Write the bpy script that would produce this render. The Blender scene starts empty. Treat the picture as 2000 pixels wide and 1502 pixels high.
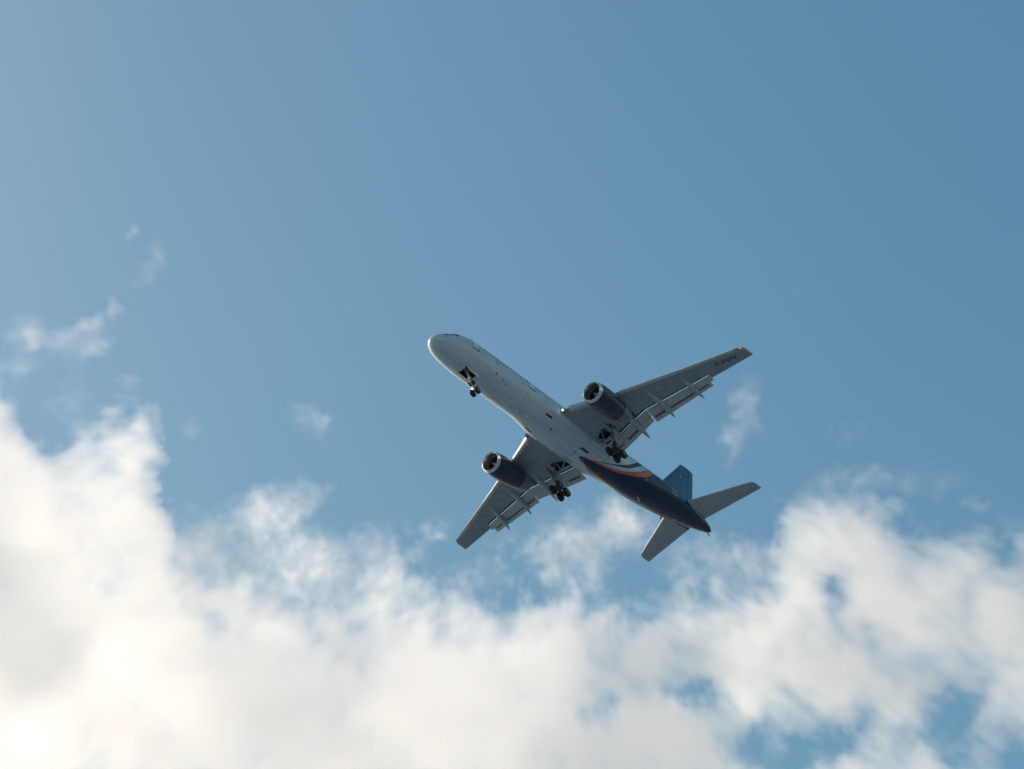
import bpy, bmesh, math, random
import numpy as np
from mathutils import Vector, Matrix, Euler

C = bpy.context.scene.collection
sc = bpy.context.scene
R_ = math.radians

# ---------------------------------------------------------------- frames
# airliner frame: x aft from the nose, y to starboard, z up (metres); pitched nose up in the world
PITCH = R_(3.0)
BASE = np.array((23.9, 0.0, -4.9))                      # under the main wheels
CAM_A = np.array((-167.8495, -102.5762, -191.1706))     # the photographer, in the airliner's frame
CAM_R = np.array(((0.62117159, -0.76336384, -0.17726113),
                  (0.45446502, 0.53516446, -0.71208184),
                  (0.63844138, 0.36176603, 0.67935112)))  # right, down, forward
PM = np.array(((math.cos(PITCH), 0, math.sin(PITCH)), (0, 1, 0), (-math.sin(PITCH), 0, math.cos(PITCH))))
CAM_W = np.array((0.0, 0.0, 1.7))
ROOT_W = CAM_W + PM @ (BASE - CAM_A)
RIGHT, DOWN, FWD = (PM @ CAM_R[0], PM @ CAM_R[1], PM @ CAM_R[2])
F_PX = 5595.4

# ---------------------------------------------------------------- camera
cd = bpy.data.cameras.new('camera'); cam = bpy.data.objects.new('camera', cd); C.objects.link(cam)
cd.sensor_width = 36.0; cd.lens = 36.0 * F_PX / 2000.0
cd.clip_start = 0.5; cd.clip_end = 60000
m = Matrix.Identity(4)
for i in range(3):
    m[i][0] = RIGHT[i]; m[i][1] = -DOWN[i]; m[i][2] = -FWD[i]; m[i][3] = CAM_W[i]
cam.matrix_world = m
sc.camera = cam

# ---------------------------------------------------------------- sky and sun
SUN_A = np.array((-0.14, 0.77, 0.625)); SUN_W = PM @ (SUN_A / np.linalg.norm(SUN_A))
sun_el = math.asin(SUN_W[2]); sun_rot = math.atan2(SUN_W[0], SUN_W[1])
w = bpy.data.worlds.new("World"); sc.world = w; w.use_nodes = True
nt = w.node_tree; bg = nt.nodes['Background']
sky = nt.nodes.new('ShaderNodeTexSky'); sky.sky_type = 'NISHITA'; sky.sun_disc = False
sky.sun_elevation = sun_el; sky.sun_rotation = sun_rot
sky.altitude = 100; sky.air_density = 1.5; sky.dust_density = 3.0; sky.ozone_density = 0.0
hs = nt.nodes.new('ShaderNodeHueSaturation'); hs.inputs['Saturation'].default_value = 1.48      # camera colour rendering of the sky
tn = nt.nodes.new('ShaderNodeMix'); tn.data_type = 'RGBA'; tn.blend_type = 'MULTIPLY'
tn.inputs[0].default_value = 1.0; tn.inputs[7].default_value = (0.94, 1.085, 0.955, 1)
nt.links.new(sky.outputs[0], hs.inputs['Color']); nt.links.new(hs.outputs[0], tn.inputs[6])
nt.links.new(tn.outputs[2], bg.inputs[0]); bg.inputs[1].default_value = 0.109
sl = bpy.data.lights.new('sun', 'SUN'); so = bpy.data.objects.new('sun', sl); C.objects.link(so)
sl.energy = 4.6; sl.angle = R_(0.53); sl.color = (1.0, 0.84, 0.775)
so.rotation_euler = Vector(SUN_W.tolist()).to_track_quat('Z', 'Y').to_euler()
so.location = (0, 0, 600)

sc.view_settings.view_transform = 'Standard'; sc.view_settings.look = 'None'
sc.view_settings.gamma = 1.0; sc.view_settings.use_curve_mapping = False
sc.view_settings.exposure = 0.12
sc.cycles.use_denoising = True
sc.cycles.volume_bounces = 12
sc.cycles.max_bounces = 12
sc.cycles.volume_step_rate = 1.0
sc.cycles.volume_max_steps = 256

# ---------------------------------------------------------------- node helpers
class NT:
    def __init__(s, mat):
        s.t = mat.node_tree; s.t.nodes.clear()
    def n(s, kind, **kw):
        nd = s.t.nodes.new(kind)
        for k, v in kw.items():
            if k.startswith('i_'):
                nd.inputs[int(k[2:])].default_value = v
            else:
                setattr(nd, k, v)
        return nd
    def l(s, a, b): s.t.links.new(a, b)
    def math(s, op, a, b=None, c=None):
        nd = s.t.nodes.new('ShaderNodeMath'); nd.operation = op
        for i, x in enumerate((a, b, c)):
            if x is None: continue
            if isinstance(x, (int, float)): nd.inputs[i].default_value = x
            else: s.l(x, nd.inputs[i])
        return nd.outputs[0]
    def mix(s, f, a, b):
        nd = s.t.nodes.new('ShaderNodeMix'); nd.data_type = 'RGBA'
        for i, x in ((0, f), (6, a), (7, b)):
            if isinstance(x, (int, float, tuple)): nd.inputs[i].default_value = x
            else: s.l(x, nd.inputs[i])
        return nd.outputs[2]
def newmat(name):
    mt = bpy.data.materials.new(name); mt.use_nodes = True
    return mt
def paint(name, col, rough=0.35, metal=0.0, spec=0.5, coat=0.0, noise=0.10, scale=3.0, grime=0.0):
    """a painted or bare surface with slight uneven tone and roughness"""
    mt = newmat(name); t = NT(mt)
    o = t.n('ShaderNodeOutputMaterial'); b = t.n('ShaderNodeBsdfPrincipled')
    tc = t.n('ShaderNodeTexCoord')
    nz = t.n('ShaderNodeTexNoise'); nz.inputs['Scale'].default_value = scale; nz.inputs['Detail'].default_value = 6
    t.l(tc.outputs['Object'], nz.inputs['Vector'])
    f = t.math('MULTIPLY_ADD', nz.outputs[0], noise * 2, 1 - noise)
    mul = t.n('ShaderNodeVectorMath', operation='SCALE'); mul.inputs[0].default_value = col
    t.l(f, mul.inputs['Scale'])
    t.l(mul.outputs[0], b.inputs['Base Color'])
    r = t.math('MULTIPLY_ADD', nz.outputs[0], 0.2, rough - 0.1)
    t.l(r, b.inputs['Roughness'])
    b.inputs['Metallic'].default_value = metal
    b.inputs['Specular IOR Level'].default_value = spec
    b.inputs['Coat Weight'].default_value = coat; b.inputs['Coat Roughness'].default_value = 0.08
    t.l(b.outputs[0], o.inputs[0])
    return mt
def glow(name, col, strength):
    mt = newmat(name); t = NT(mt)
    o = t.n('ShaderNodeOutputMaterial'); e = t.n('ShaderNodeEmission')
    e.inputs[0].default_value = (*col, 1); e.inputs[1].default_value = strength
    t.l(e.outputs[0], o.inputs[0])
    return mt
def tag(o, label=None, cat=None, group=None, kind=None):
    if label: o['label'] = label
    if cat: o['category'] = cat
    if group: o['group'] = group
    if kind: o['kind'] = kind

# ---------------------------------------------------------------- ground (under the flight path, below the frame; toned blue to tint its bounce)
def build_ground():
    bm = bmesh.new(); n = 48; rad = 40000.0
    c = bm.verts.new((0, 0, 0)); prev = None; rings = []
    for r in (300, 1500, 6000, 15000, rad):
        rings.append([bm.verts.new((r * math.cos(2 * math.pi * k / n), r * math.sin(2 * math.pi * k / n), 0)) for k in range(n)])
    for k in range(n):
        bm.faces.new((c, rings[0][k], rings[0][(k + 1) % n]))
        for a, b in zip(rings, rings[1:]):
            bm.faces.new((a[k], b[k], b[(k + 1) % n], a[(k + 1) % n]))
    me = bpy.data.meshes.new('ground'); bm.to_mesh(me); bm.free()
    o = bpy.data.objects.new('ground', me); C.objects.link(o)
    mt = newmat('bounce_blue_ground'); t = NT(mt)
    out = t.n('ShaderNodeOutputMaterial'); b = t.n('ShaderNodeBsdfPrincipled')
    tc = t.n('ShaderNodeTexCoord')
    v = t.n('ShaderNodeTexVoronoi'); v.inputs['Scale'].default_value = 0.004
    nz = t.n('ShaderNodeTexNoise'); nz.inputs['Scale'].default_value = 0.03; nz.inputs['Detail'].default_value = 8
    t.l(tc.outputs['Object'], v.inputs['Vector']); t.l(tc.outputs['Object'], nz.inputs['Vector'])
    sep = t.n('ShaderNodeSeparateColor'); t.l(v.outputs['Color'], sep.inputs[0])
    c1 = t.mix(sep.outputs[0], (0.058, 0.098, 0.140, 1), (0.094, 0.132, 0.172, 1))
    c2 = t.mix(t.math('MULTIPLY', nz.outputs[0], 0.5), c1, (0.04, 0.072, 0.10, 1))
    t.l(c2, b.inputs['Base Color']); b.inputs['Roughness'].default_value = 0.95
    b.inputs['Specular IOR Level'].default_value = 0.1
    t.l(b.outputs[0], out.inputs[0])
    me.materials.append(mt)
    tag(o, kind='structure')
build_ground()

# ================================================================ the airliner
M = {}
def fuselage_paint():
    mt = newmat('livery_paint'); t = NT(mt)
    o = t.n('ShaderNodeOutputMaterial'); b = t.n('ShaderNodeBsdfPrincipled')
    uv = t.n('ShaderNodeUVMap', uv_map='skin'); s = t.n('ShaderNodeSeparateXYZ'); t.l(uv.outputs[0], s.inputs[0])
    x = t.math('MULTIPLY', s.outputs[0], 50.0)
    a = t.math('ABSOLUTE', t.math('MULTIPLY_ADD', s.outputs[1], 2.0, -1.0))      # 0 at the keel, 1 at the crown
    def curve(pts):
        n = t.n('ShaderNodeFloatCurve'); c = n.mapping.curves[0]
        for k, (ph, xx) in enumerate(pts):
            p = (ph / 180.0, (xx - 20) / 20.0)
            if k == 0: c.points[0].location = p
            elif k == len(pts) - 1: c.points[-1].location = p
            else: c.points.new(*p)
        n.mapping.update(); t.l(a, n.inputs['Value'])
        return t.math('MULTIPLY_ADD', n.outputs[0], 20.0, 20.0)
    c1 = curve([(0, 22.9), (3.5, 23.04), (16.5, 24.65), (28.5, 25.85), (39.5, 27.2), (51, 28.4), (63.5, 29.34), (90, 30.8), (118, 31.9), (180, 33.5)])
    c2 = curve([(0, 23.3), (14, 24.6), (31, 26.45), (45, 28.37), (54, 29.47), (71.5, 30.6), (109, 32.4), (180, 34.6)])
    c3 = curve([(0, 23.35), (13, 24.25), (19.5, 25.2), (25, 26.5), (32.5, 28.1), (45.5, 29.64), (65.5, 31.18), (87, 32.42), (117, 33.9), (180, 36)])
    c4 = curve([(0, 23.5), (8.5, 24.08), (14.5, 25.32), (19, 26.8), (26, 28.4), (37, 29.88), (50.5, 31.39), (67, 32.66), (90, 33.75), (112, 34.67), (180, 36.8)])
    def past(c): 
        m_ = t.n('ShaderNodeMapRange'); m_.inputs[1].default_value = -0.015; m_.inputs[2].default_value = 0.015
        t.l(t.math('SUBTRACT', x, c), m_.inputs[0]); return m_.outputs[0]
    white, navy, red = (0.66, 0.69, 0.735, 1), NAVY, (0.72, 0.135, 0.085, 1)
    pale = (0.52, 0.64, 0.76, 1)
    col = t.mix(past(c1), white, navy); col = t.mix(past(c2), col, pale); col = t.mix(past(c3), col, red); col = t.mix(past(c4), col, navy)
    # skin joints and dirt
    tc = t.n('ShaderNodeTexCoord')
    nz = t.n('ShaderNodeTexNoise'); nz.inputs['Scale'].default_value = 1.3; nz.inputs['Detail'].default_value = 7
    mp = t.n('ShaderNodeMapping'); mp.inputs['Scale'].default_value = (0.35, 1.6, 1.6)
    t.l(tc.outputs['Object'], mp.inputs[0]); t.l(mp.outputs[0], nz.inputs['Vector'])
    j = t.math('PINGPONG', x, 1.27)
    jl = t.n('ShaderNodeMapRange'); jl.inputs[1].default_value = 0.0; jl.inputs[2].default_value = 0.02; jl.inputs[3].default_value = 0.86; jl.inputs[4].default_value = 1.0
    t.l(j, jl.inputs[0])
    k = t.math('PINGPONG', t.math('MULTIPLY', a, 180.0), 22.0)
    kl = t.n('ShaderNodeMapRange'); kl.inputs[1].default_value = 0.0; kl.inputs[2].default_value = 0.5; kl.inputs[3].default_value = 0.9; kl.inputs[4].default_value = 1.0
    t.l(k, kl.inputs[0])
    f = t.math('MULTIPLY', t.math('MULTIPLY', t.math('MULTIPLY_ADD', nz.outputs[0], 0.46, 0.73), jl.outputs[0]), kl.outputs[0])
    sc_ = t.n('ShaderNodeVectorMath', operation='SCALE'); t.l(col, sc_.inputs[0]); t.l(f, sc_.inputs['Scale'])
    t.l(sc_.outputs[0], b.inputs['Base Color'])
    t.l(t.math('MULTIPLY_ADD', nz.outputs[0], 0.22, 0.24), b.inputs['Roughness'])
    b.inputs['Coat Weight'].default_value = 0.15; b.inputs['Coat Roughness'].default_value = 0.12; b.inputs['Specular IOR Level'].default_value = 0.38
    t.l(b.outputs[0], o.inputs[0])
    return mt
NAVY = (0.007, 0.026, 0.066, 1)
M['fus'] = fuselage_paint()
M['navy'] = paint('navy_gloss_paint', NAVY[:3], 0.3, coat=0.4, noise=0.12)
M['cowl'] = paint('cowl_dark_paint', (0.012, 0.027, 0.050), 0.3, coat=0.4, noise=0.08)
M['fin'] = paint('fin_blue_paint', (0.020, 0.066, 0.125), 0.35, coat=0.3, noise=0.15)
M['wing'] = paint('grey_wing_paint', (0.36, 0.37, 0.375), 0.42, noise=0.16, scale=1.2)
M['cove'] = paint('flap_cove_primer_shade', (0.035, 0.04, 0.045), 0.7, noise=0.2)  # dark primer, with the cove's shade put into its colour
M['tank'] = paint('tank_panel_grey', (0.29, 0.30, 0.305), 0.5, noise=0.15)
M['flap'] = paint('flap_grey_paint', (0.56, 0.55, 0.53), 0.42, noise=0.14, scale=2.5)
M['slat'] = paint('slat_grey_paint', (0.58, 0.55, 0.51), 0.5, noise=0.1)
M['edge'] = paint('flap_nose_lit_white', (0.80, 0.80, 0.80), 0.35, noise=0.03)  # sunlit line of the flap gap put into a bright white
M['stab'] = paint('tailplane_grey_paint', (0.44, 0.44, 0.425), 0.45, noise=0.14, scale=1.6)
M['fair'] = paint('fairing_grey_paint', (0.46, 0.47, 0.47), 0.38, noise=0.12)
M['lip'] = paint('polished_alloy', (0.80, 0.80, 0.80), 0.22, metal=0.85, noise=0.05)
M['duct'] = paint('intake_liner', (0.20, 0.20, 0.21), 0.5, noise=0.1)
M['fan'] = paint('fan_blade_metal', (0.035, 0.036, 0.04), 0.7, metal=0.0, noise=0.1)
M['spin'] = paint('spinner_grey', (0.40, 0.40, 0.385), 0.4, noise=0.1)
M['nozzle'] = paint('heat_stained_nozzle', (0.20, 0.215, 0.23), 0.38, metal=0.4, noise=0.25, scale=2.0)
M['dark'] = paint('bay_shade_dark', (0.012, 0.014, 0.016), 0.8, noise=0.3)  # shade inside the wheel bays put into near-black walls
M['tyre'] = paint('tyre_rubber', (0.018, 0.018, 0.02), 0.7, noise=0.2)
M['rim'] = paint('wheel_rim', (0.30, 0.30, 0.30), 0.45, metal=0.3)
M['gear'] = paint('gear_leg_grey', (0.36, 0.37, 0.37), 0.4, noise=0.2, scale=6)
M['gdark'] = paint('gear_fittings_dark', (0.05, 0.05, 0.055), 0.55, noise=0.2, scale=6)
M['shade'] = paint('slot_shade_dark', (0.095, 0.097, 0.10), 0.6, noise=0.2)  # shadow in the flap slot put into a dark colour
M['white'] = paint('white_marking', (0.75, 0.75, 0.74), 0.4)
M['wmark'] = paint('off_white_marking', (0.62, 0.60, 0.60), 0.4)
M['pink'] = paint('pale_red_marking', (0.55, 0.28, 0.26), 0.4)
M['door_white'] = paint('door_white_paint', (0.84, 0.85, 0.85), 0.3)
M['black'] = paint('black_lettering', (0.012, 0.016, 0.02), 0.5, noise=0.1)
M['glass'] = paint('window_glass', (0.02, 0.025, 0.03), 0.12, noise=0.1)
M['line'] = paint('panel_gap_dark', (0.07, 0.075, 0.08), 0.6)
M['seam'] = paint('panel_seam_grey', (0.30, 0.30, 0.30), 0.6)
M['vent'] = paint('vent_grille_dark', (0.06, 0.065, 0.07), 0.6)
M['mark'] = paint('blue_marking', (0.28, 0.37, 0.46), 0.4)
M['lens'] = paint('green_lens', (0.02, 0.10, 0.05), 0.15)
M['beacon'] = paint('beacon_red_glass', (0.35, 0.02, 0.02), 0.2)
M['red_lit'] = glow('lit_red_lamp', (1.0, 0.13, 0.06), 1.3)
M['lamp'] = glow('lit_landing_lamp', (1.0, 0.62, 0.33), 4.5)
M['taxi'] = glow('lit_taxi_lamp', (1.0, 0.66, 0.50), 3.2)

root = bpy.data.objects.new('airliner', None); C.objects.link(root)
root.location = ROOT_W.tolist(); root.rotation_euler = (0, PITCH, 0); root.empty_display_size = 3
tag(root, 'white twin-engine airliner with navy tail and red stripe, wheels down, over white clouds', 'airplane')
def part(name, verts, faces, mats, parent, smooth=38, fm=None, uv=None, label=None):
    """one mesh object in the airliner's frame (metres from the nose), hung on its parent"""
    me = bpy.data.meshes.new(name)
    v = np.asarray(verts, float) - BASE
    me.from_pydata(v.tolist(), [], [list(map(int, f)) for f in faces])
    if not isinstance(mats, (list, tuple)): mats = [mats]
    for m_ in mats: me.materials.append(m_)
    if fm is not None: me.polygons.foreach_set('material_index', np.asarray(fm, np.int32))
    if uv is not None:
        ul = me.uv_layers.new(name='skin')
        li = np.zeros(len(me.loops), np.int32); me.loops.foreach_get('vertex_index', li)
        ul.data.foreach_set('uv', np.asarray(uv, np.float32)[li].ravel())
    bm = bmesh.new(); bm.from_mesh(me); bmesh.ops.recalc_face_normals(bm, faces=bm.faces); bm.to_mesh(me); bm.free()
    if smooth:
        me.polygons.foreach_set('use_smooth', [True] * len(me.polygons)); me.set_sharp_from_angle(angle=R_(smooth))
    ob = bpy.data.objects.new(name, me); C.objects.link(ob); ob.parent = parent
    if label: ob['label'] = label
    return ob
class G:
    """collects vertices and faces of one part"""
    def __init__(s): s.v = []; s.f = []; s.m = []
    def add(s, v, f, m=0):
        k = len(s.v); s.v += [tuple(map(float, p)) for p in v]; s.f += [[i + k for i in q] for q in f]; s.m += [m] * len(f)
    def loft(s, rings, closed=True, caps=True, m=0):
        n = len(rings[0]); v = [p for r in rings for p in r]; f = []
        for i in range(len(rings) - 1):
            for j in range(n if closed else n - 1):
                a, b = i * n + j, i * n + (j + 1) % n
                f.append((a, b, b + n, a + n))
        if caps: f.append(list(range(n))[::-1]); f.append([(len(rings) - 1) * n + j for j in range(n)])
        s.add(v, f, m)
    def tube(s, pts, rads, n=12, m=0, caps=True):
        pts = [np.array(p, float) for p in pts]
        if not hasattr(rads, '__len__'): rads = [rads] * len(pts)
        rings = []
        d = pts[-1] - pts[0]; d /= np.linalg.norm(d)
        u = np.cross(d, (0.3, 0.2, 1.0) if abs(d[2]) < .9 else (1.0, 0.1, 0)); u /= np.linalg.norm(u); w_ = np.cross(d, u)
        for p, r in zip(pts, rads):
            rings.append([p + r * (math.cos(2 * math.pi * k / n) * u + math.sin(2 * math.pi * k / n) * w_) for k in range(n)])
        s.loft(rings, m=m, caps=caps)
    def box(s, c, h, m=0, ax=None):
        ax = np.eye(3) if ax is None else np.asarray(ax, float)
        v = [np.array(c) + sx * h[0] * ax[0] + sy * h[1] * ax[1] + sz * h[2] * ax[2] for sx in (-1, 1) for sy in (-1, 1) for sz in (-1, 1)]
        s.add(v, [(0, 1, 3, 2), (4, 6, 7, 5), (0, 4, 5, 1), (2, 3, 7, 6), (0, 2, 6, 4), (1, 5, 7, 3)], m)
    def plate(s, poly, nrm, th, m=0):
        nrm = np.array(nrm, float); nrm /= np.linalg.norm(nrm); n = len(poly)
        v = [np.array(p) + nrm * th / 2 for p in poly] + [np.array(p) - nrm * th / 2 for p in poly]
        s.add(v, [list(range(n)), [n + k for k in range(n)][::-1]] + [(k, (k + 1) % n, n + (k + 1) % n, n + k) for k in range(n)], m)
    def put(s, name, mats, parent, smooth=38, label=None): return part(name, s.v, s.f, mats, parent, smooth, fm=s.m, label=label)
def boolean(ob, cut):
    md = ob.modifiers.new('cut', 'BOOLEAN'); md.operation = 'DIFFERENCE'; md.solver = 'EXACT'; md.object = cut; md.material_mode = 'TRANSFER'
    dg = bpy.context.evaluated_depsgraph_get(); dg.update()
    me = bpy.data.meshes.new_from_object(ob.evaluated_get(dg)); ob.modifiers.clear()
    old = ob.data; ob.data = me; bpy.data.meshes.remove(old); me.name = ob.name
    cm = cut.data; bpy.data.objects.remove(cut); bpy.data.meshes.remove(cm)
    me.set_sharp_from_angle(angle=R_(38))
FS = np.array([  # x, half width, z top, z bottom, z of widest
 (0.00,0.02,-0.82,-0.86,-0.84),(0.06,0.24,-0.60,-1.07,-0.84),(0.20,0.46,-0.40,-1.26,-0.83),(0.50,0.75,-0.12,-1.47,-0.78),(1.00,1.05,0.20,-1.67,-0.66),
 (1.60,1.29,0.50,-1.82,-0.50),(2.20,1.46,0.86,-1.91,-0.36),(3.00,1.62,1.40,-1.99,-0.20),(3.80,1.73,1.70,-2.04,-0.09),(4.80,1.82,1.86,-2.08,-0.02),(6.00,1.87,1.92,-2.10,0.0),(7.20,1.88,1.93,-2.11,0.0),
 (29.0,1.88,1.93,-2.11,0.0),(31.0,1.88,1.93,-2.05,0.0),(33.0,1.88,1.94,-1.86,0.05),(35.0,1.86,1.95,-1.54,0.15),(37.0,1.79,1.95,-1.16,0.30),(39.0,1.65,1.93,-0.78,0.48),(41.0,1.43,1.89,-0.40,0.66),
 (43.0,1.14,1.80,0.00,0.86),(45.0,0.79,1.64,0.42,1.02),(46.2,0.50,1.46,0.70,1.08),(46.8,0.27,1.30,0.86,1.09),(46.97,0.12,1.2,0.98,1.09)])
def pchip(x, y, q):
    h=np.diff(x); d=np.diff(y)/h; m=np.zeros_like(y)
    for i in range(1,len(x)-1):
        if d[i-1]*d[i]>0:
            w1=2*h[i]+h[i-1]; w2=h[i]+2*h[i-1]; m[i]=(w1+w2)/(w1/d[i-1]+w2/d[i])
    m[0]=d[0]; m[-1]=d[-1]
    q=np.asarray(q,float); i=np.clip(np.searchsorted(x,q)-1,0,len(x)-2); t=(q-x[i])/h[i]
    return ((1+2*t)*(1-t)**2)*y[i]+t*(1-t)**2*h[i]*m[i]+t*t*(3-2*t)*y[i+1]+t*t*(t-1)*h[i]*m[i+1]
def sst(a,b,x):
    t=np.clip((x-a)/(b-a),0,1); return t*t*(3-2*t)
def fus_pt(x, phi, off=0.0):
    """skin point; phi in degrees from the keel, positive to starboard"""
    x=np.asarray(x,float); phi=np.asarray(phi,float)
    w,zt,zb,zm=[pchip(FS[:,0],FS[:,k],x) for k in (1,2,3,4)]
    a=np.abs(phi); b=sst(13.6,18.2,x)*(1-sst(25.5,30.5,x))
    w=w+.34*b*np.exp(-((a-58)/30.)**2); zb=zb-.32*b
    c=np.cos(np.radians(phi)); s=np.sin(np.radians(phi))
    cc=np.sign(c)*np.abs(c)**np.where(c>0,1-.22*b,1)
    y=(w+off)*s; z=np.where(c>0, zm-(zm-zb+off)*cc, zm-(zt-zm+off)*cc)
    return np.stack([x+0*y,y,z],-1)
# ---------------------------------------------------------------- fuselage
def build_fuselage():
    xs = np.concatenate([np.linspace(0, .2, 6), np.linspace(.28, 2, 16), np.linspace(2.15, 7, 26), np.linspace(7.4, 29, 56), np.linspace(29.3, 46.2, 50), np.linspace(46.35, 46.97, 6)])
    ph = np.linspace(-180, 180, 97)
    X, P = np.meshgrid(xs, ph, indexing='ij'); g = fus_pt(X, P)
    n = len(ph); v = g.reshape(-1, 3); uv = np.stack([X / 50, (P + 180) / 360], -1).reshape(-1, 2)
    f = [(i * n + j, i * n + j + 1, (i + 1) * n + j + 1, (i + 1) * n + j) for i in range(len(xs) - 1) for j in range(n - 1)]
    f.append([j for j in range(n - 1)][::-1]); f.append([(len(xs) - 1) * n + j for j in range(n - 1)])
    # weld the crown seam so the skin is watertight
    remap = np.arange(len(v)); remap[n - 1::n] = np.arange(0, len(v), n)
    me = part('fuselage', v, [tuple(q) for q in f], M['fus'], root, smooth=38, uv=uv)
    bm = bmesh.new(); bm.from_mesh(me.data); bmesh.ops.remove_doubles(bm, verts=bm.verts, dist=1e-5)
    bmesh.ops.recalc_face_normals(bm, faces=bm.faces); bm.to_mesh(me.data); bm.free()
    c = G(); c.box((5.35, 0, -1.75), (0.82, 0.57, 0.75))
    boolean(me, c.put('cutter', M['dark'], root, 0))
    return me
fus = build_fuselage()
def patch(name, x0, x1, p0, p1, off, mat, parent, rnd=0.0, label=None, n=5, skew=0.0):
    """a thin plate that follows the skin: x range, keel-angle range, height above the skin"""
    us = np.linspace(0, 1, n); rows = []
    gq = G()
    for lay in (off, off - 0.02):
        for u in us:
            for w_ in us:
                a, b = u, w_
                if rnd:     # round the corners
                    cx, cy = 2 * u - 1, 2 * w_ - 1; r = math.hypot(cx, cy); mx = max(abs(cx), abs(cy), 1e-9)
                    k_ = 1 + rnd * (mx / r - 1) if r > 0 else 1
                    a, b = .5 + .5 * cx * k_, .5 + .5 * cy * k_
                gq.v.append(tuple(fus_pt(x0 + (x1 - x0) * a + skew * b, p0 + (p1 - p0) * b, lay)))
    N2 = n * n
    for i in range(n - 1):
        for j in range(n - 1):
            q = [i * n + j, i * n + j + 1, (i + 1) * n + j + 1, (i + 1) * n + j]
            gq.f.append(q); gq.f.append([k_ + N2 for k_ in q][::-1])
    rim = [j for j in range(n)] + [i * n + n - 1 for i in range(1, n)] + [(n - 1) * n + j for j in range(n - 2, -1, -1)] + [i * n for i in range(n - 2, 0, -1)]
    for a, b in zip(rim, rim[1:] + rim[:1]): gq.f.append([a, b, b + N2, a + N2])
    gq.m = [0] * len(gq.f)
    return gq.put(name, mat, parent, 30, label)
def frame_patch(name, x0, x1, p0, p1, wx, wp, off, mat, parent, label=None):
    gq = G(); n = 9
    def strip(ax0, ax1, ap0, ap1):
        us = np.linspace(0, 1, n); v = []
        for lay in (off, off - 0.02):
            for u in us:
                x = ax0 + (ax1 - ax0) * u
                v += [tuple(fus_pt(x, ap0, lay)), tuple(fus_pt(x, ap1, lay))]
        gq.add(v, [(2 * i, 2 * i + 1, 2 * i + 3, 2 * i + 2) for i in range(n - 1)])
    def col(ax0, ax1, ap0, ap1):
        us = np.linspace(0, 1, n); v = []
        for u in us:
            p = ap0 + (ap1 - ap0) * u
            v += [tuple(fus_pt(ax0, p, off)), tuple(fus_pt(ax1, p, off))]
        gq.add(v, [(2 * i, 2 * i + 1, 2 * i + 3, 2 * i + 2) for i in range(n - 1)])
    sg = 1 if p1 > p0 else -1
    strip(x0, x1, p0, p0 + sg * wp); strip(x0, x1, p1 - sg * wp, p1)
    col(x0, x0 + wx, p0 + sg * wp, p1 - sg * wp); col(x1 - wx, x1, p0 + sg * wp, p1 - sg * wp)
    return gq.put(name, mat, parent, 30, label)
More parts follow.
